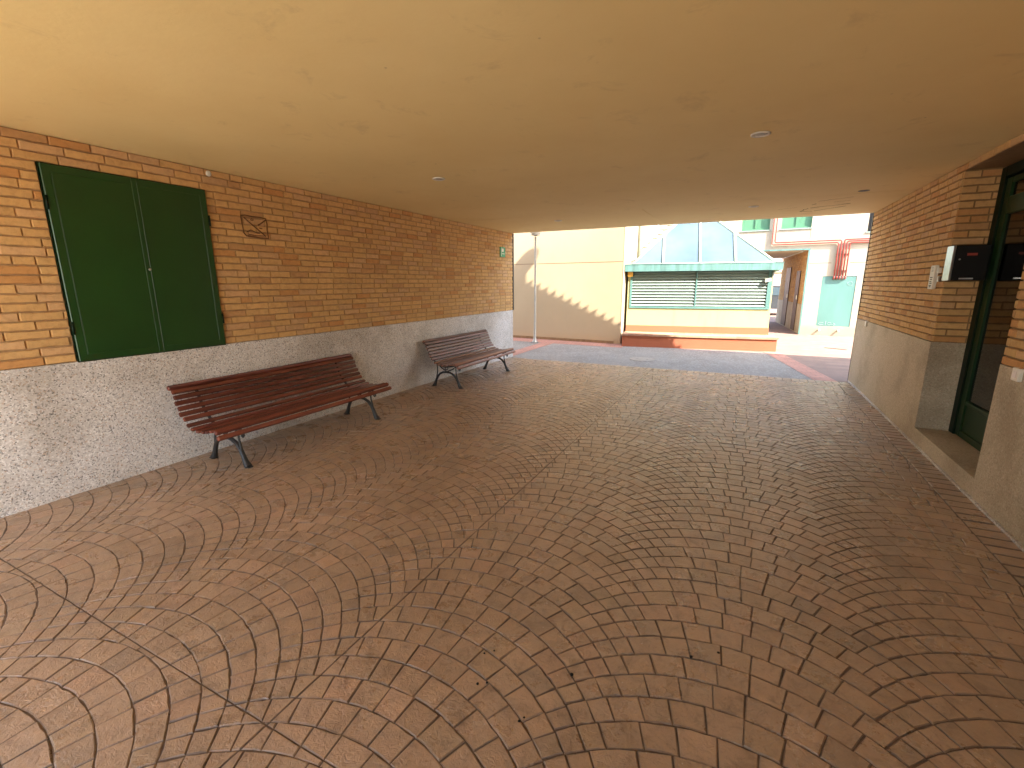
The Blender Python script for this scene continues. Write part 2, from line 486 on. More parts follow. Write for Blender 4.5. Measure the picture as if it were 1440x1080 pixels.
b.quad((bx(8.44), 8.44, -.008), (bx(8.44)+.32, 8.44, -.008), (bx(11.6)+.32, 11.6, -.008), (bx(11.6), 11.6, -.008))
b.quad((-4.62, 8.44, -.0078), (-4.29, 8.44, -.0078), (-4.29, 11.2, -.0078), (-4.62, 11.2, -.0078))
b.quad((-7.5, 11.2, -.0076), (-2.5, 10.9, -.0076), (-2.6, 11.75, -.0076), (-7.5, 12.1, -.0076))
tag(b.build('brick_bands', M['band']), kind='structure')

# ------------------------------------------------------------------ the passage building
bld = thing('passage_building', (XL, 4, 0), 'brick building over the covered passage, with granite plinths and a cream ceiling', 'building')

def brick_run(mb, F, a0, a1, z0, z1, rnd, holes=(), n=25, L=.228):
    ch = (z1-z0)/n
    for r_ in range(n):
        zb, zt = z0+r_*ch+.0052, z0+(r_+1)*ch-.0052
        a = a0 - L*(.5*(r_ % 2)+rnd.uniform(-.10, .10)) - rnd.uniform(0, .01)
        while a < a1:
            l_ = L*(rnd.choice([1, 1, 1, 1, 1, 1, 1, .5, .94, 1.05]))
            p0, p1 = max(a, a0), min(a+l_-.006, a1)
            a += l_
            segs = [(p0, p1)]
            for (h0, h1, k0, k1) in holes:
                if zt > k0 and zb < k1:
                    ns = []
                    for (s0, s1) in segs:
                        if s1 <= h0 or s0 >= h1: ns.append((s0, s1)); continue
                        if s0 < h0: ns.append((s0, h0))
                        if s1 > h1: ns.append((h1, s1))
                    segs = ns
            t = rnd.random()
            base = (.57+.03*t, .335+.022*t, .128+.014*t)
            u = rnd.random()
            if u < .10: base = (.53, .265, .092)
            elif u < .26: base = (.56, .335, .155)
            elif u < .34: base = (.50, .275, .112)
            kk = rnd.uniform(.93, 1.06); col = tuple(x*kk for x in base)
            for (s0, s1) in segs:
                if s1-s0 < .012: continue
                w = lambda: rnd.uniform(-.0018, .0018)
                poly = [(s0, zb+w()), ((s0+s1)/2, zb+w()), (s1, zb+w()), (s1, zt+w()), ((s0+s1)/2, zt+w()), (s0, zt+w())]
                mb.slab(poly, F, .005, .018, col, rnd.uniform(-.002, .0015))

rb = random.Random(11)
SH = (1.535, 2.612, .955, 2.300)      # shutter: y0,y1,z0,z1
DR = (4.155, 5.465, .14, 2.4185)       # door niche: y0,y1,z0,z1
# left wall (normal +X)
mb = MB(); FL = lambda a, b_, h: (XL+h, a, b_)
brick_run(mb, lambda a, b_, h: (XL+h, -a, b_), -YE, -Y0, ZP, H, rb, [(-SH[1]-.004, -SH[0]+.004, SH[2]-.01, SH[3]-.006)])
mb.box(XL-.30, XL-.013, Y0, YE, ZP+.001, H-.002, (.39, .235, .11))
lw = mb.build('brick_wall', M['brick'], bld, 'left wall of orange brick with a green shutter')
mb = MB(); mb.box(XL-.30, XL+.004, Y0, YE-.003, -.15, ZP); mb.build('granite_plinth', M['granite'], bld, 'pale speckled granite plinth behind the benches')
# right wall (normal -X)
mb = MB()
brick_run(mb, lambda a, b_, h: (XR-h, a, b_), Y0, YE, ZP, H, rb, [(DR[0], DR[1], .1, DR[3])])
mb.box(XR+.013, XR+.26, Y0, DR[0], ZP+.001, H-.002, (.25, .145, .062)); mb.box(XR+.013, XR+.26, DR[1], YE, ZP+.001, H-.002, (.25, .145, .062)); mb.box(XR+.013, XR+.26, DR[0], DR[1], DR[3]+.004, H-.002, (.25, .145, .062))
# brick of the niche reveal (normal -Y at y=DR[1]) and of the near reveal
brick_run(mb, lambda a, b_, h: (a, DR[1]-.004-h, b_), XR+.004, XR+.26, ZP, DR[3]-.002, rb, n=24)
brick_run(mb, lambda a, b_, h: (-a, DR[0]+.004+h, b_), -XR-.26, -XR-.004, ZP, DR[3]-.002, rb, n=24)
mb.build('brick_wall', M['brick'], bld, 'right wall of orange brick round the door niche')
mb = MB()
mb.box(XR-.004, XR+.26, Y0, DR[0], -.15, ZP); mb.box(XR-.004, XR+.26, DR[1], YE-.003, -.15, ZP)
mb.box(XR-.0035, XR+.45, DR[0]+.0005, DR[1]-.0005, -.149, .137)
mb.build('granite_plinth', M['granite_rough'], bld, 'rough tan granite plinth and doorstep of the right wall')
mb = MB(); mb.bbox(XR-.006, XR+.43, DR[0]+.003, DR[1]-.003, .1375, .143, .002)
mb.build('doorstep', M['granite_rough'], bld)
mb = MB(); mb.box(XL-.30, XR+.26, Y0, YE+.02, H, H+.14); mb.build('ceiling', M['ceiling'], bld)
mb = MB(); mb.box(XR-.022, XR-.0045, Y0, YE-.1, -.01, .012); mb.build('skirting_bead', M['granite'], bld)
# metal trims closing the far ends of both walls
mb = MB(); mb.box(XL-.035, XL+.006, YE+.001, YE+.05, ZP, H-.004); mb.build('corner_trim', M['dark_trim'], bld)
mb = MB(); mb.box(XR-.006, XR+.035, YE+.001, YE+.03, 0, H-.004); mb.build('corner_trim', M['dark_trim'], bld)

# upper storey, side wings and roof (their eave and gable throw the shadow seen in the courtyard)
mb = MB()
mb.box(-9, 9, Y0+.02, YE-.02, H+.141, 4.45)
mb.box(-9, XL-.301, Y0+.02, YE-.02, -.1, H+.14); mb.box(4.2, 9, Y0+.02, YE-.02, -.1, H+.14)
mb.box(XR+.27, 4.19, Y0+.02, 3.4, -.1, H+.139); mb.box(XR+.27, 4.19, 6.4, YE-.02, -.1, H+.139)
mb.box(-.35, 4.19, Y0-.3, Y0-.001, -.1, H+.13)  # added unseen pier behind the camera, cuts light on the right
mb.build('outer_wall_and_shade_pier', M['beige'], bld)
mb = MB()
YR_ = 8.9
for (x0, z0, x1, z1) in ((-.1, 6.86, 3.57, 4.62), (-3.77, 4.62, -.1, 6.86)):
    mb.hexa([(x0, Y0-.2, z0-.12), (x1, Y0-.2, z1-.12), (x1, YR_, z1-.12), (x0, YR_, z0-.12), (x0, Y0-.2, z0), (x1, Y0-.2, z1), (x1, YR_, z1), (x0, YR_, z0)])
mb.prism([(-3.6, YE-.05, 4.45), (3.6, YE-.05, 4.45), (-.1, YE-.05, 6.7)], (0, .04, 0))
mb.prism([(-3.6, Y0+.05, 4.45), (3.6, Y0+.05, 4.45), (-.1, Y0+.05, 6.7)], (0, .04, 0))
mb.box(3.6, 9.2, Y0-.2, YR_, 4.46, 4.62); mb.box(-9.2, -3.6, Y0-.2, YR_, 4.46, 4.62)
sl = Vector((3.67, 0, -2.24)).normalized(); nrm = Vector((2.24, 0, 3.67)).normalized()
for sgn in (1, -1):
    sv = Vector((sl.x*sgn, 0, sl.z)); nv = Vector((nrm.x*sgn, 0, nrm.z))
    for k in range(18):
        p = Vector((-.1, YR_-.06, 6.83)) + sv*(.10+k*.235)
        a = p - nv*.06; c = p + sv*.02 + nv*.17
        mb.tube([a, c], [.085, .05], 10)
mb.build('roof', M['rooftile'], bld)
mb = MB(); mb.box(-.45, -.07, 8.60, 8.88, 6.5, 7.12); mb.build('chimney', M['beige'], bld)
mb = MB()
cd = Vector((-.11, 8.83, 7.40)); ax = Vector((.7071, 0, .7071)); ay = Vector((-.7071, 0, .7071))
mb.prism([cd + ax*(.45*math.cos(t)) + ay*(.215*math.sin(t)) for t in [2*math.pi*i/32 for i in range(32)]], (0, .06, 0))
mb.build('shadow_disc', M['lamp_grey'], bld)  # unseen elliptical plate, shaped to cast the rounded shadow on the beige wall

# green shutter
sh = MB(); y0, y1, z0, z1 = SH
sh.box(XL-.02, XL+.006, y0, y1, z0, z1)
shutter = sh.build('shutter_frame', M['green_dark'], bld)
ym = 2.068
for (a, c, nm) in ((y0+.006, ym-.003, 0), (ym+.003, y1-.006, 1)):
    m2 = MB()
    m2.bbox(XL+.004, XL+.020, a, c, z0+.006, z1-.006, .004)
    # pressed border lines of the sheet-metal leaf
    for (p, q, r_, s_) in ((a+.05, c-.05, z0+.052, z0+.058), (a+.05, c-.05, z1-.058, z1-.052)):
        m2.bbox(XL+.0195, XL+.0218, p, q, r_, s_, .0015)
    for yy in ((a+.05,) if nm == 0 else (c-.056,)):
        m2.bbox(XL+.0195, XL+.0208, yy, yy+.006, z0+.0585, z1-.0585, .0015)
    if nm == 1: m2.bbox(XL+.0195, XL+.0222, a-.016, a+.020, z0+.012, z1-.012, .003)
    leaf = m2.build('shutter_leaf', M['green'], bld)
    hy = a-.002 if nm == 0 else c+.002
    for hz in (z0+.2, z1-.3):
        m3 = MB(); m3.tube([(XL+.022, hy, hz), (XL+.022, hy, hz+.09)], .008, 8); m3.build('hinge', M['green_dark'], leaf)
    if nm == 1:
        m3 = MB(); m3.lathe((XL+.0255, a+.012, 1.62), [(.009, -.003), (.009, .001), (.006, .002)], 14, (1, 0, 0))
        m3.box(XL+.0275, XL+.0285, a+.0105, a+.0135, 1.614, 1.626); m3.build('keyhole', M['steel'], leaf)

# scratched emblem in the brick
def gline(mb, pts, r, F, n=6):
    mb.tube([F(*p) for p in pts], r, n)
m4 = MB(); FE = lambda y, z: (XL+.0015, y, z)
def ln(pts, r=.0045): m4.tube([FE(*p) for p in pts], r, 6)
ln([(2.915, 2.128), (2.96, 2.137), (3.03, 2.132), (3.11, 2.134), (3.17, 2.128), (3.178, 2.08), (3.172, 2.02), (3.178, 1.945), (3.10, 1.942), (3.02, 1.948), (2.95, 1.950), (2.926, 1.975), (2.922, 2.04), (2.915, 2.128)], .006)
ln([(2.945, 2.115), (2.99, 2.078), (3.05, 2.035), (3.10, 2.0), (3.15, 1.962)], .006)
ln([(2.955, 1.985), (3.0, 2.008), (3.03, 1.998), (3.06, 1.985), (3.09, 1.985)])
ln([(3.08, 2.06), (3.11, 2.075), (3.145, 2.10), (3.17, 2.115)], .006)
ln([(3.01, 2.10), (3.02, 2.112), (3.04, 2.105), (3.035, 2.095), (3.012, 2.098)], .0035)
ln([(3.09, 2.035), (3.12, 2.03)]); ln([(2.98, 1.965), (3.06, 1.96), (3.14, 1.963)], .004)
m4.build('scratched_emblem', M['groove'], bld)

# peeling paint cracks of the ceiling
rc = random.Random(5)
def crack(pts, r):
    m_ = MB(); m_.tube([(x, y, H-.0003) for x, y in pts], [r*rc.uniform(.35, .7) for p in pts], 5, side=(0, 0, 1), flat=.35); m_.build('paint_crack', M['groove'], bld)
def wig(a, c, n, amp): return [(a[0]+(c[0]-a[0])*i/n+rc.uniform(-amp, amp), a[1]+(c[1]-a[1])*i/n+rc.uniform(-amp, amp)) for i in range(n+1)]
crack(wig((.60, 7.95), (.66, 7.70), 5, .012), .011)
crack(wig((.70, 7.66), (1.02, 7.52), 9, .014), .011)
crack(wig((.60, 7.98), (.74, 8.02), 6, .010), .010)
crack(wig((.76, 8.0), (1.08, 7.70), 9, .012), .010)
crack(wig((1.02, 7.50), (1.10, 7.47), 3, .008), .016)
crack(wig((.72, 7.10), (1.05, 6.93), 10, .010), .006)
crack(wig((.68, 7.38), (.72, 7.30), 3, .008), .010)
crack(wig((.90, 7.25), (1.06, 7.20), 5, .008), .005)
for (xa, ya_, xb, yb_) in ((XL+.02, 6.62, XR-.01, 6.70), (-1.35, 6.66, -1.33, YE)):
    seam = MB(); seam.tube([(xa, ya_, H), ((xa+xb)/2, (ya_+yb_)/2+.004, H), (xb, yb_, H)], .010, 6, side=(0, 0, 1), flat=.10)
    seam.build('plaster_seam', M['ceiling'], bld)
crack(wig((.30, 7.62), (.52, 7.54), 6, .010), .003)

# glazed entrance door in the niche
XD = 1.815
m5 = MB()
def dbar(y0, y1, z0, z1, x0=XD, x1=XD+.07): m5.bbox(x0, x1, y0, y1, z0, z1, .004)
dbar(DR[1]-.10, DR[1]-.006, .144, DR[3]-.006); dbar(DR[0]+.006, DR[0]+.07, .144, DR[3]-.006)
dbar(DR[0]+.071, DR[1]-.101, DR[3]-.085, DR[3]-.006)
door = m5.build('door_frame', M['green_dark'], bld)
m5 = MB(); ya, yb = DR[0]+.075, DR[1]-.105
dbar(yb-.09, yb, .15, 2.315, XD+.012, XD+.06); dbar(ya, ya+.09, .15, 2.315, XD+.012, XD+.06)
dbar(ya+.091, yb-.091, .15, .205, XD+.012, XD+.06); dbar(ya+.091, yb-.091, .44, .475, XD+.012, XD+.06)
dbar(ya+.091, yb-.091, 2.03, 2.165, XD+.010, XD+.06); dbar(ya+.091, yb-.091, 2.27, 2.315, XD+.012, XD+.06)
dbar(ya+.091, yb-.091, .2055, .4395, XD+.025, XD+.05)
leaf = m5.build('glass_door', M['green_shaded'], bld)
m5 = MB(); m5.box(XD+.03, XD+.038, ya+.089, yb-.089, .474, 2.031); m5.build('glass_pane', M['door_glass'], leaf)
m5 = MB(); m5.box(XD+.03, XD+.038, ya+.089, yb-.089, 2.164, 2.271); m5.build('glass_pane', M['door_glass'], leaf)
m5 = MB(); m5.tube([(XD+.01, ya+.045, 1.05), (XD-.035, ya+.045, 1.05), (XD-.04, ya+.06, 1.05), (XD-.04, ya+.16, 1.05)], .009, 10); m5.build('door_handle', M['steel'], leaf)
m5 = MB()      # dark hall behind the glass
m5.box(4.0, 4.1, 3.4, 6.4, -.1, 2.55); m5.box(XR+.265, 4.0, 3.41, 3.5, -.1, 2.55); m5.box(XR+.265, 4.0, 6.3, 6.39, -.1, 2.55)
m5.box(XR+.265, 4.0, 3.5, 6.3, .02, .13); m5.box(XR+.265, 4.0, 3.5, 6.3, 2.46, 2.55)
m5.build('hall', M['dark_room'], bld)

# ------------------------------------------------------------------ things on the walls and ceiling
mbx = thing('mailbox', (1.69, 5.45, 1.5), 'black metal mailbox with a steel edge, fixed in the door niche beside the intercom', 'mailbox')
m6 = MB(); m6.bbox(1.578, 1.80, 5.31, 5.452, 1.508, 1.80, .006); m6.build('box_body', M['black'], mbx)
m6 = MB(); m6.bbox(1.560, 1.5775, 5.305, 5.452, 1.508, 1.80, .003); m6.build('steel_edge', M['steel'], mbx)
m6 = MB(); m6.box(1.655, 1.72, 5.306, 5.3095, 1.715, 1.735); m6.build('name_card', M['red_label'], mbx)
m6 = MB(); m6.box(1.63, 1.72, 5.302, 5.3095, 1.520, 1.531); m6.build('letter_slot', M['steel'], mbx)
m6 = MB(); m6.lathe((1.612, 5.31, 1.685), [(.007, 0), (.007, .004)], 12, (0, -1, 0)); m6.build('lock', M['steel'], mbx)

itc = thing('intercom_panel', (XR, 5.69, 1.43), 'slim white intercom panel with dark name lines on the right brick wall', 'intercom')
m6 = MB(); m6.bbox(XR-.026, XR+.003, 5.625, 5.745, 1.432, 1.65, .005); m6.build('panel_body', M['white'], itc)
m6 = MB()
for i, zz in enumerate((1.535, 1.518, 1.497, 1.482, 1.462, 1.450)): m6.box(XR-.0275, XR-.0265, 5.652+.006*(i % 3), 5.715-.008*(i % 2), zz, zz+.008)
m6.build('name_lines', M['text'], itc)
m6 = MB(); [m6.box(XR-.0275, XR-.0265, 5.66, 5.71, 1.59+.012*i, 1.593+.012*i) for i in range(4)]; m6.build('speaker_grille', M['text'], itc)

def plate(name, label, cat, y, z, w, h, mat, d=.02, group=None, key=True):
    t = thing(name, (XR, y, z), label, cat, group)
    m_ = MB(); m_.bbox(XR-.004-d, XR+.002, y-w/2, y+w/2, z-h/2, z+h/2, .004); m_.build('switch_plate', mat, t)
    if key:
        m_ = MB(); m_.bbox(XR-.006-d, XR-.0045-d, y-w*.22, y+w*.22, z-h*.25, z+h*.25, .0006); m_.build('switch_key', M['steel'], t)
plate('light_switch', 'white square switch on the right wall, near the frame edge', 'switch', 3.90, .935, .085, .082, M['white'])
plate('junction_box', 'small white box at the far end of the right wall', 'box', 7.97, .932, .07, .075, M['white'], key=False)
plate('push_button', 'small tan push button between the intercom and the mailbox', 'button', 5.56, 1.60, .036, .05, M['white'])
plate('doorbell', 'tiny shiny doorbell below the tan button beside the mailbox', 'doorbell', 5.525, 1.525, .032, .05, M['steel'])

pq = thing('wall_plaque', (XL, 8.14, 2.0), 'small green enamel plaque near the far end of the left brick wall', 'sign')
m6 = MB(); m6.bbox(XL-.002, XL+.022, 8.06, 8.26, 2.0, 2.185, .004); m6.build('plaque_plate', M['green_plaque'], pq)
m6 = MB()
m6.box(XL+.0225, XL+.0235, 8.075, 8.09, 2.015, 2.17); m6.box(XL+.0225, XL+.0235, 8.11, 8.22, 2.055, 2.066)
m6.lathe((XL+.0222, 8.15, 2.125), [(.035, 0), (.035, .001)], 16, (1, 0, 0)); m6.build('plaque_marks', M['white'], pq)

dw = MB(); dw.lathe((XL, 2.667, 2.443), [(.024, -.002), (.024, .004), (.014, .007)], 14, (1, 0, 0))
tag(dw.build('plaster_patch', M['white'], None, off=(XL, 2.667, 2.443)), 'small pale round blob on the brick just above the shutter', 'patch')

def downlight(x, y, label, lit=True):
    t = thing('downlight', (x, y, H), label, 'ceiling light', 'round downlights of the passage ceiling')
    m_ = MB(); m_.lathe((x, y, H), [(.044, .0), (.062, -.001), (.063, -.006), (.056, -.010), (.046, -.008), (.044, .03), (.044, .03)], 28, cap=False)
    m_.build('trim_ring', M['white'], t)
    m_ = MB(); m_.lathe((x, y, H-.0015), [(.0435, 0), (.03, -.006), (.012, -.009)], 24); m_.build('lens', M['lamp_grey'], t)
downlight(0, 3.78, 'largest round steel downlight, in the ceiling to the right of the centre')
downlight(-2.71, 3.895, 'round steel downlight in the ceiling above the nearer bench')
downlight(-2.77, 7.245, 'round downlight in the ceiling above the street lamp at the left far end')
downlight(.005, 7.151, 'round downlight in the ceiling by the peeling paint at the far end')
hl = MB(); hl.lathe((1.072, 6.534, H), [(.05, 0), (.055, -.0015), (.05, -.003)], 20)
tag(hl.build('ceiling_outlet', M['black'], None, off=(1.072, 6.534, H)), 'dark round outlet in the ceiling near the right wall', 'outlet')

# ------------------------------------------------------------------ benches
PROF_BACK = [(-.128, .662), (-.098, .628), (-.078, .583), (-.060, .538), (-.040, .493), (-.016, .449), (.016, .410)]
PROF_SEAT = [(.062, .364), (.120, .340), (.182, .329), (.246, .330), (.308, .340), (.368, .354), (.422, .353), (.460, .312)]
def bench(xr, ya, yb, f0, f1, mat, label):
    """xr: x of the rear feet; the bench faces +X; slats run along Y"""
    yc = (f0+f1)/2
    t = thing('park_bench', (xr+.2, yc, 0), label, 'bench', 'slatted benches along the left wall')
    P = lambda d, y, z: (xr+d, y, z)
    rn = random.Random(int(ya*100))
    prof = PROF_BACK + PROF_SEAT
    def slats(idx):
        m_ = MB()
        for i in idx:
            d, z = prof[i]
            p0 = prof[max(0, i-1)]; p1 = prof[min(len(prof)-1, i+1)]
            if i == len(PROF_BACK): p0 = (d-.03, z+.016)
            if i == len(PROF_BACK)-1: p1 = (d+.02, z-.03)
            tx, tz = p1[0]-p0[0], p1[1]-p0[1]; l_ = math.hypot(tx, tz); tx, tz = tx/l_, tz/l_
            nx, nz = -tz, tx
            if nx*0+nz < 0 and abs(nz) > abs(nx): nx, nz = -nx, -nz
            if nx < 0 and abs(nx) >= abs(nz): nx, nz = -nx, -nz
            if i in (0,): nx, nz = .35, .937; tx, tz = nz, -nx
            w, th = (.0200, .0115) if i < len(PROF_BACK) else (.0172, .0115)
            if i in (0, len(prof)-2, len(prof)-1): w, th = .0200, .0165
            k = rn.uniform(.62, 1.40); col = (k, k*rn.uniform(.94, 1.05), k*rn.uniform(.92, 1.05))
            e0, e1 = rn.uniform(-.006, .006), rn.uniform(-.006, .006)
            # octagonal section = rounded edges; slight sag for wear
            sec = [(-w, -th*.4), (-w*.8, -th), (w*.8, -th), (w, -th*.4), (w, th*.4), (w*.78, th), (-w*.78, th), (-w, th*.4)]
            n0 = len(m_.v)
            ys = [ya+e0, ya+e0+.006, (2*ya+yb)/3, (ya+2*yb)/3, yb+e1-.006, yb+e1]
            for q, y in enumerate(ys):
                s_ = .8 if q in (0, 5) else 1
                dz = -.0025 if q in (2, 3) else 0
                for (a, c) in sec: m_.v.append(P(d+(tx*a+nx*c)*s_, y, z+(tz*a+nz*c)*s_+dz))
            for q in range(5):
                for k_ in range(8):
                    j = (k_+1) % 8; m_.face((n0+q*8+k_, n0+q*8+j, n0+q*8+8+j, n0+q*8+8+k_), col)
            m_.face(tuple(n0+k_ for k_ in reversed(range(8))), col); m_.face(tuple(n0+40+k_ for k_ in range(8)), col)
        return m_
    nb = len(PROF_BACK)
    slats(range(nb)).build('backrest', mat, t)
    slats(range(nb, len(prof))).build('seat', mat, t)
    for fy in (f0, f1):
        m_ = MB()
        S = (0, 1, 0)
        # curved bearer following the slats from the top scroll to the front roll
        off = []
        for i, (d, z) in enumerate(prof):
            if i < nb: off.append((d-.021, z-.006))
            else: off.append((d-.002, z-.024))
        scroll = [(off[0][0]-.012+.020*math.cos(a), off[0][1]-.012+.020*math.sin(a)) for a in [R(x) for x in (300, 240, 180, 120, 70)]]
        frontcurl = [(.455, .290), (.462, .278), (.450, .262), (.434, .268), (.438, .282)]
        m_.tube([P(d, fy, z) for d, z in scroll+off+frontcurl], [.008]*5+[.012]*len(off)+[.010, .009, .008, .007, .006], 8, side=S, flat=1.15)
        # cross braces and the little ring under the seat
        m_.tube([P(.075, fy, .335), P(.14, fy, .285), P(.205, fy, .250), P(.225, fy, .232)], .009, 8, side=S, flat=1.1)
        m_.tube([P(.395, fy, .328), P(.34, fy, .280), P(.27, fy, .250), P(.225, fy, .232)], .009, 8, side=S, flat=1.1)
        m_.tube([P(.225+.026*math.cos(a), fy, .288+.026*math.sin(a)) for a in [2*math.pi*i/14 for i in range(15)]], .006, 6, side=S)
        m_.tube([P(.225, fy, .310), P(.225, fy, .314)], .008, 6)
        fr = m_.build('iron_frame', M['iron'], t)
        for sgn, foot in ((-1, .0), (1, .465)):
            m_ = MB()
            c = .225
            if sgn < 0: pts = [(c, .225), (.165, .222), (.105, .195), (.06, .145), (.032, .085), (.015, .040), (.0, .014), (-.014, .004)]
            else: pts = [(c, .225), (.285, .222), (.345, .195), (.392, .145), (.422, .085), (.440, .040), (.458, .014), (.476, .004)]
            m_.tube([P(d, fy, z) for d, z in pts], [.013, .015, .016, .017, .018, .022, .027, .024], 10, side=S, flat=1.15)
            if sgn < 0: m_.tube([P(.060, fy, .350), P(.066, fy, .29), P(.064, fy, .235), P(.050, fy, .165), P(.042, fy, .11)], [.008, .009, .009, .010, .010], 8, side=S)
            else: m_.tube([P(.392, fy, .335), P(.388, fy, .28), P(.390, fy, .225), P(.404, fy, .16), P(.414, fy, .11)], [.008, .009, .009, .010, .010], 8, side=S)
            fx = pts[-1][0]
            m_.bbox(xr+min(fx, foot)-.026, xr+max(fx, foot)+.026, fy-.024, fy+.024, -.001, .010, .004)
            m_.build('leg', M['iron'], fr)
bench(-4.070, 2.05, 4.06, 2.257, 3.807, M['wood'], 'nearer slatted bench of dark red varnished wood on iron legs, under the shutter end')
bench(-4.050, 5.46, 7.33, 5.526, 7.047, M['wood_reflect'], 'farther slatted bench of varnished wood tinted with courtyard reflection on black iron legs, near the courtyard')

# ------------------------------------------------------------------ frames of the courtyard buildings
def frame(al, D, dx=None):
    u = Vector((math.cos(al), math.sin(al), 0)); n = Vector((math.sin(al), -math.cos(al), 0))
    back = -n if dx is None else Vector(dx)
    def P(s, d, z):
        if d >= 0: v = Vector((0, D, 0)) + u*s + n*d
        else: v = Vector((0, D, 0)) + u*s + back*(-d)
        return (v.x, v.y, z)
    return P
def panel(mb, P, a0, a1, z0, z1, holes, th):     # wall with openings: front, back and reveals
    xs = sorted({a0, a1, *[h[0] for h in holes], *[h[1] for h in holes]}); zs = sorted({z0, z1, *[h[2] for h in holes], *[h[3] for h in holes]})
    xs = [x for x in xs if a0 <= x <= a1]; zs = [z for z in zs if z0 <= z <= z1]
    for i in range(len(xs)-1):
        for j in range(len(zs)-1):
            cx, cz = (xs[i]+xs[i+1])/2, (zs[j]+zs[j+1])/2
            if any(h[0] < cx < h[1] and h[2] < cz < h[3] for h in holes): continue
            mb.quad(P(xs[i], 0, zs[j]), P(xs[i+1], 0, zs[j]), P(xs[i+1], 0, zs[j+1]), P(xs[i], 0, zs[j+1]))
            mb.quad(P(xs[i], -th, zs[j+1]), P(xs[i+1], -th, zs[j+1]), P(xs[i+1], -th, zs[j]), P(xs[i], -th, zs[j]))
    for (a, c, e, f) in holes:
        for (p, q) in (((a, e), (a, f)), ((c, f), (c, e)), ((a, f), (c, f)), ((c, e), (a, e))):
            mb.quad(P(p[0], 0, p[1]), P(p[0], -th, p[1]), P(q[0], -th, q[1]), P(q[0], 0, q[1]))
    for (p, q) in (((a0, z0), (a0, z1)), ((a1, z1), (a1, z0)), ((a0, z1), (a1, z1))):
        mb.quad(P(p[0], 0, p[1]), P(q[0], 0, q[1]), P(q[0], -th, q[1]), P(p[0], -th, p[1]))

# ---- beige house on the left
Pb = frame(-.0677, 11.36)
xe = -2.695
bh = thing('beige_house', (-5, 11.9, 0), 'beige rendered house on the left of the courtyard, crossed by a toothed roof shadow', 'house')
m7 = MB()
se = xe/math.cos(.0677)
Pbs = lambda s, d, z: Pb(s, d, z)
a = Pb(-12, 0, 0); c = Pb(se, 0, 0)
m7.prism([(a[0], a[1], -.1), (c[0], c[1], -.1), (xe, 15.98, -.1), (-14, 15.98, -.1)], (0, 0, 6.3))
m7.build('wall', M['beige'], bh)
m7 = MB(); m7.boxP(Pb, -12, se-.004, .002, .0, 2.006, 2.016); m7.boxP(Pb, se-.016, se-.010, .002, 0, .3, 6.0)
m7.build('render_joint', M['groove'], bh)
m7 = MB(); m7.boxP(Pb, -12, se-.17, .010, 0, -.1, .06); m7.build('skirting', M['mortar'], bh)
m7 = MB(); m7.boxP(Pb, se-.16, se-.001, .004, 0, .05, .42); m7.build('corner_patch', M['beige'], bh)
m7 = MB(); m7.box(xe+.001, xe+.006, 11.58, 15.97, -.1, 6.19); m7.build('side_wall', M['cream'], bh, 'bright cream side wall facing the sun')
m7 = MB(); m7.tube([(xe+.07, 13.05, 0), (xe+.07, 13.05, 6.2)], .06, 14); [m7.box(xe+.004, xe+.14, 13.02, 13.08, zz, zz+.03) for zz in (1.2, 2.9, 4.5)]
m7.build('downpipe', M['pipe_grey'], bh)

# ---- street lamp
lp = thing('street_lamp', (-4.78, 10.95, 0), 'slender grey lamp post standing before the beige wall', 'street lamp')
m7 = MB(); m7.lathe((-4.78, 10.95, 0), [(.075, -.01), (.075, .02), (.045, .05), (.034, .12), (.030, .5), (.026, 2.62), (.03, 2.63)], 16); m7.build('pole', M['lamp_grey'], lp)
m7 = MB(); m7.lathe((-4.78, 10.95, 2.645), [(.027, 0), (.055, .014), (.115, .024), (.12, .036), (.10, .046)], 20); m7.build('collar', M['lamp_grey'], lp)
m7 = MB(); m7.lathe((-4.78, 10.95, 2.692), [(.09, 0), (.17, .07), (.20, .18), (.17, .30), (.09, .37), (.02, .39)], 20); m7.build('globe', M['globe'], lp)

# ---- kiosk with louvres and glass roof
AL, D1, D2 = .160, 11.590, 12.200
K0 = frame(AL, 12.040, (0, 1, 0)); KS = 12.2/12.04
def K(s, d, z):                # measured at 12.04 m, set back a little on the same sight lines
    p = CAM+(Vector(K0(s, d, z))-CAM)*KS
    return (p.x, p.y, p.z)
ca = math.cos(AL)
kx = lambda x: x/ca
ks = thing('louvred_kiosk', (-1, 12.6, 0), 'pale yellow kiosk with teal louvres, terracotta ledge and pyramid glass roof', 'kiosk')
dep = 2.35
s0, s1 = kx(-2.585), kx(.566)
L0, L1, LZ0, LZ1 = s0+.055, s1-.03, .895, 1.80
m8 = MB(); panel(m8, K, s0, s1, .47, 1.93, [(L0, L1, LZ0, LZ1)], .18)
m8.boxP(K, s0, s0+.12, -.19, -dep, 0, 1.93); m8.boxP(K, s1-.12, s1, -.19, -dep, 0, 1.93); m8.boxP(K, s0+.13, s1-.13, -dep+.1, -dep, 0, 1.93)
m8.build('wall', M['kiosk_wall'], ks)
m8 = MB(); m8.boxP(K, s0-.0, s1+.012, .014, -.16, .20, .474); m8.build('base_course', M['terracotta'], ks)
dl = (12.04-D1)*ca
la, lb = kx(-2.64), kx(.700)
m8 = MB(); m8.boxP(K0, la, lb-.02, dl-.03, -.22, -.1, .252)
m8.build('ledge', M['terracotta'], ks)
m8 = MB(); m8.boxP(K0, la, lb, dl, -.22, .2525, .298); m8.build('ledge_tread', M['tread'], ks)
m8 = MB()
fa, fb = kx(-2.66), kx(.690)
m8.boxP(K, fa, fb, .16, -.05, 1.770, 1.928)
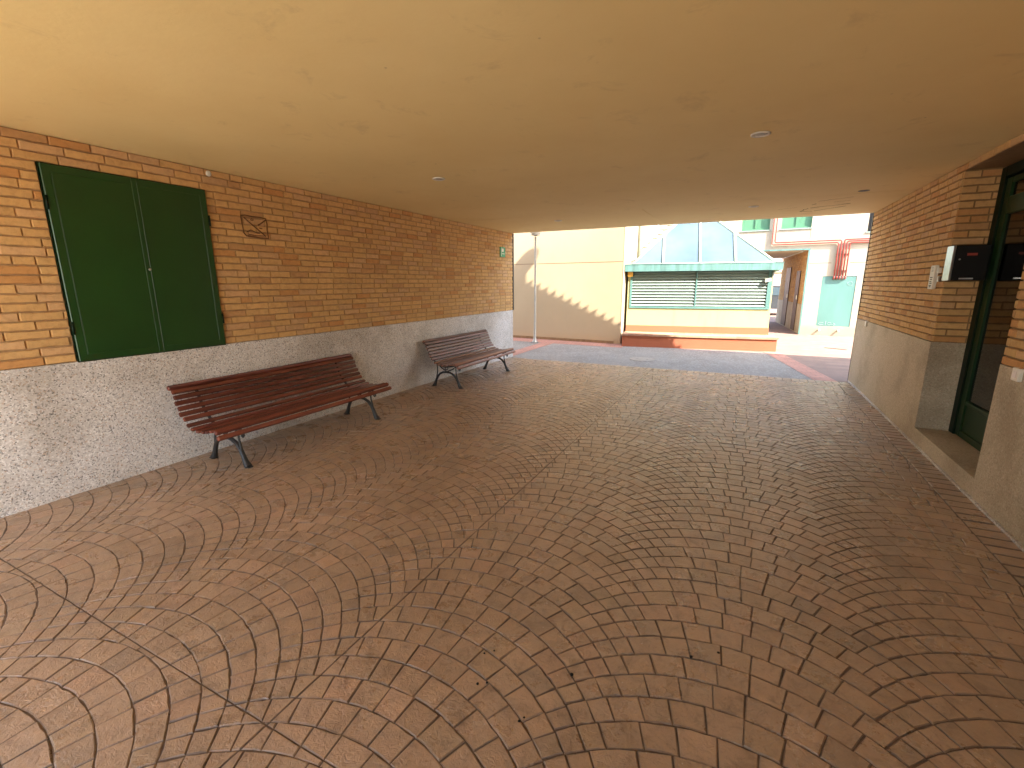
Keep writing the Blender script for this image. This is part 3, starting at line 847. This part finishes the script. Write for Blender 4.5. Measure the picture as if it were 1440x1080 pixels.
m8.boxP(K, fb-.03, fb, -.051, -dep-.1, 1.771, 1.928); m8.boxP(K, fa, fa+.03, -.051, -dep-.1, 1.771, 1.928); m8.boxP(K, fa+.031, fb-.031, -dep-.05, -dep-.1, 1.771, 1.928)
m8.boxP(K, fa-.005, fb+.008, .168, -.055, 1.9285, 1.940)
m8.build('fascia', M['teal_fascia'], ks)
m8 = MB()   # louvre window frame, two bays
mid = kx(-1.035)
for (a, c, e, f) in ((L0, L1, LZ0, LZ0+.045), (L0, L0+.045, LZ0+.0455, LZ1), (L1-.085, L1, LZ0+.0455, LZ1), (mid-.014, mid+.014, LZ0+.0455, LZ1)):
    m8.boxP(K, a, c, .022, -.06, e, f)
fr = m8.build('louvre_frame', M['teal'], ks)
for (a, c) in ((L0+.046, mid-.015), (mid+.015, L1-.086)):
    m8 = MB()
    n = 12
    for i in range(n):
        z = LZ0+.060+i*(LZ1-LZ0-.06)/n
        m8.hexa([K(a, .012, z-.006), K(c, .012, z-.006), K(c, -.04, z+.060), K(a, -.04, z+.060), K(a, .016, z+.002), K(c, .016, z+.002), K(c, -.036, z+.067), K(a, -.036, z+.067)])
    m8.build('louvre_slats', M['louver'], fr)
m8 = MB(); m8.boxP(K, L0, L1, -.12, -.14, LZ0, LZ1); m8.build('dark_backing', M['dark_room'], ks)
# glass pyramid
zr = 1.942
AP0 = None
C0 = Vector(K(kx(-2.50), .02, zr)); C1 = Vector(K(kx(.560), .02, zr)); C2 = Vector(K(kx(.560), -dep, zr)); C3 = Vector(K(kx(-2.50), -dep, zr))
AP = CAM+Vector((-1.306, 13.2, 1.922))
def gl(poly):
    m_ = MB(); nn = (poly[1]-poly[0]).cross(poly[2]-poly[0]).normalized()
    m_.prism(poly, -nn*.012); return m_
for (p, q) in ((C0, C1), (C1, C2), (C2, C3), (C3, C0)): gl([p, q, AP]).build('glass_slope', M['roof_glass'], ks)
m8 = MB()
nf = (C1-C0).cross(AP-C0).normalized()
for p in (C0, C1, C2, C3): m8.tube([p, AP], .030, 6)
for f in (.225, .49, .735):
    p = C0+(C1-C0)*f
    # the bar climbs straight up the slope and stops on the hip
    mid_ = C0+(C1-C0)*((AP-C0).dot((C1-C0).normalized())/(C1-C0).length)
    up = AP-mid_
    tt = f/((mid_-C0).length/(C1-C0).length) if f < (mid_-C0).length/(C1-C0).length else (1-f)/(1-(mid_-C0).length/(C1-C0).length)
    m8.tube([p+nf*.008, p+up*min(1, tt)+nf*.008], .031, 6)
m8.tube([C0, C1], .022, 6)
m8.build('glazing_bar', M['frame_pale'], ks)
m8 = MB(); m8.tube([C0+(C1-C0)*.5+Vector((0, .5, .45)), C0+(C1-C0)*.72+Vector((0, .35, .05))], .02, 6); m8.build('inner_strut', M['frame_pale'], ks)
lad = thing('roof_ladder', tuple(C0+Vector((.3, .2, .3))), 'thin metal ladder lying on the left hip of the glass roof', 'ladder')
m8 = MB()
hip = (AP-C0); up_ = Vector((-.10, -.02, .10))
rl = [C0+hip*t+Vector((-.14, .02, .045)) for t in (.22, .95)]; rr = [C0+hip*t+Vector((.05, .02, .045)) for t in (.27, .95)]
m8.tube(rl, .010, 6); m8.tube(rr, .010, 6)
for i in range(9):
    t = .27+.075*i; m8.tube([C0+hip*(t-.02)+Vector((-.16, .02, .045)), C0+hip*t+Vector((.06, .02, .045))], .016, 6)
m8.build('ladder_frame', M['pipe_grey'], lad)
fl = thing('security_light', K(s1-.12, .1, 1.55), 'grey floodlight on a bracket at the right end of the louvres', 'floodlight')
m8 = MB(); m8.tube([K(s1-.03, .02, 1.74), K(s1-.03, .045, 1.70), K(s1-.03, .055, 1.62), K(s1-.06, .06, 1.59)], .022, 8); m8.build('bracket', M['pipe_grey'], fl)
m8 = MB(); m8.hexa([K(s1-.19, .035, 1.53), K(s1-.06, .035, 1.55), K(s1-.06, .10, 1.53), K(s1-.19, .10, 1.50), K(s1-.19, .03, 1.585), K(s1-.06, .03, 1.605), K(s1-.06, .09, 1.60), K(s1-.19, .09, 1.575)]); m8.build('lamp_housing', M['pipe_grey'], fl)
m8 = MB(); m8.hexa([K(s1-.18, .04, 1.522), K(s1-.07, .04, 1.542), K(s1-.07, .095, 1.522), K(s1-.18, .095, 1.492), K(s1-.18, .04, 1.529), K(s1-.07, .04, 1.549), K(s1-.07, .095, 1.529), K(s1-.18, .095, 1.499)]); m8.build('lamp_glass', M['text'], fl)
ab = thing('alarm_box', K(s0+.06, .03, 1.66), 'small orange box under the left end of the kiosk fascia', 'alarm')
m8 = MB(); m8.boxP(K, s0-.01, s0+.11, .085, .003, 1.655, 1.765); m8.build('box_body', M['orange_box'], ab)
m8 = MB(); m8.boxP(K, s0+.112, s0+.14, .06, .023, 1.655, 1.765); m8.build('box_bracket', M['green'], ab)

# ---- cream building with the tunnel
AC, DC = -.0817, 16.122
Cm = frame(AC, DC)
Ct = frame(AC, DC, (-.075, .997, 0))     # the tunnel runs slightly to the left
cx_ = lambda x: x/math.cos(AC)
cb = thing('cream_building', (2, 17, 0), 'cream rendered building at the back, with a brick tunnel and green windows', 'building')
T0, T1, TZ = -.75, 1.540, 2.405
W1 = (-.262, .492, 3.015, 4.25); W2 = (.785, 1.535, 3.015, 4.25); W3 = (2.825, 3.7, 2.83, 4.25)
DO = (1.955, 2.755, .258, 1.665)
m9 = MB(); panel(m9, Cm, -2.72, 9, -.1, 6.4, [(T0, T1, -.1, TZ), W1, W2, W3, DO], .12)
m9.boxP(Ct, -2.7, T0-.01, -.121, -5.0, -.1, 6.39); m9.boxP(Ct, T1+.24, 9, -.25, -5.0, -.1, 6.39); m9.boxP(Ct, T0-.009, T1+.239, -.25, -5.0, TZ+.09, 6.39)
m9.build('wall', M['cream'], cb)
for (a, c, e, f), k in ((W1, .4), (W2, .3), (W3, .5)):
    m9 = MB(); m9.boxP(Cm, a, c, -.075, -.095, e, f)
    wn = m9.build('window', M['window_green'] if a < 2 else M['black'], cb)
    m9 = MB()
    for (p, q, r_, s_) in ((a, c, e, e+.05), (a, a+.03, e+.051, f), (c-.03, c, e+.051, f), ((a+c)/2-.02, (a+c)/2+.02, e+.051, f)): m9.boxP(Cm, p, q, -.05, -.0745, r_, s_)
    m9.build('window_frame', M['window_green'] if a < 2 else M['black'], wn)
    m9 = MB(); m9.boxP(Cm, a-.03, c+.03, .03, -.049, e-.03, e-.001); m9.build('sill', M['louver'], wn)
m9 = MB(); m9.boxP(Cm, T1+.05, 2.12, .002, 0, 2.025, 2.037); m9.boxP(Cm, 2.55, 5, .002, 0, 2.025, 2.037)
m9.boxP(Cm, 1.528, 1.538, .0022, 0, TZ+.3, 3.0); m9.build('render_joint', M['groove'], cb)
m9 = MB(); m9.boxP(Cm, T0, T1+.045, .02, -.06, TZ+.0, TZ+.035); m9.boxP(Cm, T1+.001, T1+.045, .02, -.06, -.1, TZ-.001)
m9.build('tunnel_trim', M['teal_fascia'], cb)
# tunnel: right wall of brick above granite, soffit, floor, doors
m9 = MB(); rt = random.Random(2)
brick_run(m9, lambda a, b_, h: Ct(T1+.046-h, -a, b_), .121, 4.9, .86, TZ-.002, rt, n=24)
m9.boxP(Ct, T1+.055, T1+.23, -.121, -4.99, .86, TZ+.08, (.5, .31, .15)); m9.build('tunnel_wall', M['brick'], cb)
m9 = MB(); m9.boxP(Ct, T1+.040, T1+.23, -.1215, -4.99, -.1, .858); m9.build('tunnel_plinth', M['granite_rough'], cb)
m9 = MB(); m9.boxP(Ct, T0-.008, T1+.238, -.122, -4.99, TZ+.001, TZ+.085); m9.build('tunnel_soffit', M['tunnel_soffit'], cb)
for (a, c, f) in ((.95, 1.55, 1.85), (2.7, 3.6, 2.0)):
    m9 = MB(); m9.boxP(Ct, T1+.02, T1+.039, -a, -c, .02, f); dd = m9.build('tunnel_door', M['brown_door'], cb)
    m9 = MB(); m9.boxP(Ct, T1+.0, T1+.019, -a-.08, -a-.11, .98, 1.10); m9.build('door_handle', M['steel'], dd)
m9 = MB(); m9.tube([Ct(T1-.1, -.15, TZ-.03), Ct(T1-.02, -4.8, TZ-.03)], .018, 8); m9.build('conduit', M['white'], cb)
# teal cabinet door
m9 = MB(); m9.boxP(Cm, DO[0]+.003, DO[1]-.003, -.008, -.05, DO[2]+.003, DO[3]-.003)
cd_ = m9.build('cabinet_door', M['teal'], cb)
def scr(pts, r=.006):
    m_ = MB(); m_.tube([Cm(DO[0]+a, -.006, DO[2]+c) for a, c in pts], r, 5); m_.build('scribble', M['chalk'], cd_)
scr([(.17, .10), (.08, .11), (.05, .07), (.10, .04), (.18, .05)]); scr([(.23, .15), (.225, .04)]); scr([(.36, .10), (.29, .11), (.27, .06), (.33, .04), (.37, .08), (.37, .04)]); scr([(.41, .10), (.46, .06), (.43, .03), (.40, .05)])
scr([(.60, 1.22), (.66, 1.26), (.72, 1.24)], .004); scr([(.60, 1.22), (.63, 1.16), (.71, 1.15), (.72, 1.24)], .004)
# stones / brackets at the wall foot
for i, s_ in enumerate((2.04, 2.50)):
    o = thing('wall_vent', Cm(s_, .03, .12), ('left' if i == 0 else 'right') + ' of two small white vent stubs at the foot of the cream wall', 'vent', 'vent stubs under the teal cabinet')
    m9 = MB(); m9.tube([Cm(s_, .001, .15), Cm(s_, .05, .15), Cm(s_+.01, .07, .12)], .025, 10); m9.build('stub', M['white'], o)

def pipe(pts, label, so):
    # rounded corners
    out = [pts[0]]
    for i in range(1, len(pts)-1):
        p, q, r_ = Vector((*pts[i-1], 0)), Vector((*pts[i], 0)), Vector((*pts[i+1], 0))
        a = q+(p-q).normalized()*.05; c = q+(r_-q).normalized()*.05
        for t in (0, .25, .5, .75, 1):
            w = a*(1-t)**2+q*2*t*(1-t)+c*t*t; out.append((w.x, w.y))
    out.append(pts[-1])
    P3 = [Cm(s, so, z) for s, z in out]
    e = out[-1]
    o = thing('gas_pipe', P3[-1], label, 'pipe', 'red gas pipes on the cream facade')
    m_ = MB(); m_.tube(P3, .017, 8); m_.build('tube', M['red_pipe'], o)
    m_ = MB(); m_.tube([Cm(e[0], so, e[1]), Cm(e[0], so*.8, e[1]-.05), Cm(e[0]-.01, .0, e[1]-.075)], .021, 8); m_.build('elbow', M['red_pipe'], o)
    for zz in (1.80, 2.25):
        m_ = MB(); m_.boxP(Cm, e[0]-.024, e[0]+.024, so-.014, .001, zz, zz+.02); m_.build('clip', M['red_pipe'], o)
SO = .06
pipe([(.60, 6.3), (.60, 2.575), (2.225, 2.575), (2.225, 1.66)], 'red pipe from the left, lower of the pair, first to drop into the teal cabinet', SO)
pipe([(.675, 6.3), (.675, 2.635), (2.29, 2.635), (2.29, 1.66)], 'red pipe from the left, upper of the pair, second to drop into the teal cabinet', SO)
pipe([(8.5, 2.645), (2.355, 2.645), (2.355, 1.66)], 'red pipe from the right, topmost of its run, third to drop into the teal cabinet', SO)
pipe([(8.5, 2.600), (2.42, 2.600), (2.42, 1.66)], 'red pipe from the right, middle of its run, fourth to drop into the teal cabinet', SO)
pipe([(8.5, 2.555), (2.485, 2.555), (2.485, 1.66)], 'red pipe from the right, lowest of its run, last to drop into the teal cabinet', SO)

# ---- small things on the courtyard ground
mh = thing('manhole_cover', (-1.73, 9.40, -.012), 'worn pale round manhole cover in the grey courtyard paving', 'manhole cover')
m9 = MB(); m9.lathe((-1.73, 9.40, -.014), [(.25, 0), (.25, .007), (.235, .008), (.0, .008)], 28); m9.build('lid', M['manhole'], mh)
for dx_ in (-.1, .1):
    m9 = MB(); m9.box(-1.73+dx_-.02, -1.73+dx_+.02, 9.39, 9.41, -.0055, -.0042); m9.build('lift_slot', M['black'], mh)
dr = MB()
Pd = frame(-.3, 13.4); 
dr.hexa([(1.83, 13.00, -.02), (1.80, 12.93, -.02), (2.20, 12.70, -.02), (2.23, 12.77, -.02), (1.83, 13.00, -.012), (1.80, 12.93, -.012), (2.20, 12.70, -.012), (2.23, 12.77, -.012)])
tag(dr.build('drain_slot', M['black'], None, off=(2.0, 12.85, -.015)), 'narrow dark drain slot in the sunlit rose paving', 'drain')

# ---- beyond the tunnel
bw = thing('boundary_wall', (0, 28, 0), 'pale pink rendered wall glimpsed through the tunnel', 'wall')
m9 = MB(); m9.box(-6, 8, 28, 28.3, -.1, 4.5); m9.build('wall_face', M['pink_wall'], bw)
m9 = MB(); m9.box(-6, 8, 27.98, 27.999, 1.95, 2.02); m9.box(-6, 8, 27.98, 27.999, 1.15, 1.18); m9.build('string_course', M['mortar'], bw)
car = thing('parked_car', (1.2, 25.8, 0), 'dark parked car barely seen through the far end of the tunnel', 'car')
m9 = MB()
pr = [(-2.1, .28), (2.1, .28), (2.12, .62), (1.9, .78), (.95, .88), (.45, 1.33), (-.9, 1.38), (-1.6, .95), (-2.05, .85), (-2.12, .55)]
m9.prism([(1.2+a, 25.0, c) for a, c in pr], (0, 1.6, 0)); m9.build('body', M['car_paint'], car)
m9 = MB(); m9.prism([(1.2+a, 24.985, c) for a, c in [(.78, .90), (.40, 1.27), (-.25, 1.29), (-.25, .92)]], (0, .012, 0)); m9.prism([(1.2+a, 24.985, c) for a, c in [(-.32, .92), (-.32, 1.29), (-.85, 1.31), (-1.4, .96)]], (0, .012, 0)); m9.build('side_window', M['roof_glass'], car)
for a in (-1.3, 1.3):
    m9 = MB(); m9.lathe((1.2+a, 25.12, .31), [(.31, 0), (.31, .14), (.28, .16), (.19, .16)], 24, (0, -1, 0)); wh = m9.build('wheel', M['rubber'], car)
    m9 = MB(); m9.lathe((1.2+a, 24.965, .31), [(.19, 0), (.17, .01), (.04, .02)], 16, (0, -1, 0)); m9.build('rim', M['steel'], wh)

# ---- litter on the paving: a few dark spots
lit = MB(); rl_ = random.Random(4)
for (x, y) in ((-.83, 1.40), (-.80, 1.43), (-.78, 1.26), (-.75, 1.28), (-.56, 1.21), (-.57, 1.19), (-.47, 1.46), (-.06, 1.76), (.04, 1.83)):
    r_ = rl_.uniform(.004, .008)
    lit.lathe((x, y, -.001), [(r_, 0), (r_*.9, .003), (r_*.3, .005)], 7)
tag(lit.build('grit', M['black']), 'scattered dark specks of dirt on the paving', kind='stuff')

# ------------------------------------------------------------------ light
w = bpy.data.worlds.new('World'); SC.world = w; w.use_nodes = True
nt = w.node_tree; bg = nt.nodes['Background']
sky = nt.nodes.new('ShaderNodeTexSky'); sky.sky_type = 'NISHITA'; sky.sun_disc = False
SV = Vector((.99, -.53, 1.0)).normalized()
sky.sun_elevation = math.asin(SV.z); sky.sun_rotation = math.atan2(SV.x, SV.y)
sky.air_density = 1.0; sky.dust_density = 1.5
nt.links.new(sky.outputs['Color'], bg.inputs['Color']); bg.inputs['Strength'].default_value = .15
sd = bpy.data.lights.new('sun', 'SUN'); sd.energy = 2.4; sd.angle = R(.4); sd.color = (1, .93, .82)
so = bpy.data.objects.new('sun', sd); COL.objects.link(so); so.location = (20, -10, 20)
so.rotation_euler = SV.to_track_quat('Z', 'Y').to_euler()

# ------------------------------------------------------------------ camera
cam = bpy.data.cameras.new('camera'); co = bpy.data.objects.new('camera', cam); COL.objects.link(co)
f = Vector((math.sin(YAW)*math.cos(PIT), math.cos(YAW)*math.cos(PIT), -math.sin(PIT)))
rt_ = Vector((math.cos(YAW), -math.sin(YAW), 0)); up = rt_.cross(f)
Rv = math.cos(ROL)*rt_+math.sin(ROL)*up; Uv = -math.sin(ROL)*rt_+math.cos(ROL)*up
co.matrix_world = Matrix(((Rv.x, Uv.x, -f.x, CAM.x), (Rv.y, Uv.y, -f.y, CAM.y), (Rv.z, Uv.z, -f.z, CAM.z), (0, 0, 0, 1)))
cam.sensor_width = 36; cam.sensor_fit = 'HORIZONTAL'; cam.lens = F_/1440*36
cam.clip_start = .05; cam.clip_end = 1000
SC.camera = co
SC.view_settings.view_transform = 'Standard'; SC.view_settings.look = 'None'
SC.view_settings.exposure = 3.1; SC.view_settings.gamma = 1
SC.cycles.max_bounces = 10; SC.cycles.diffuse_bounces = 7
try:
    SC.cycles.use_denoising = True
except Exception: pass
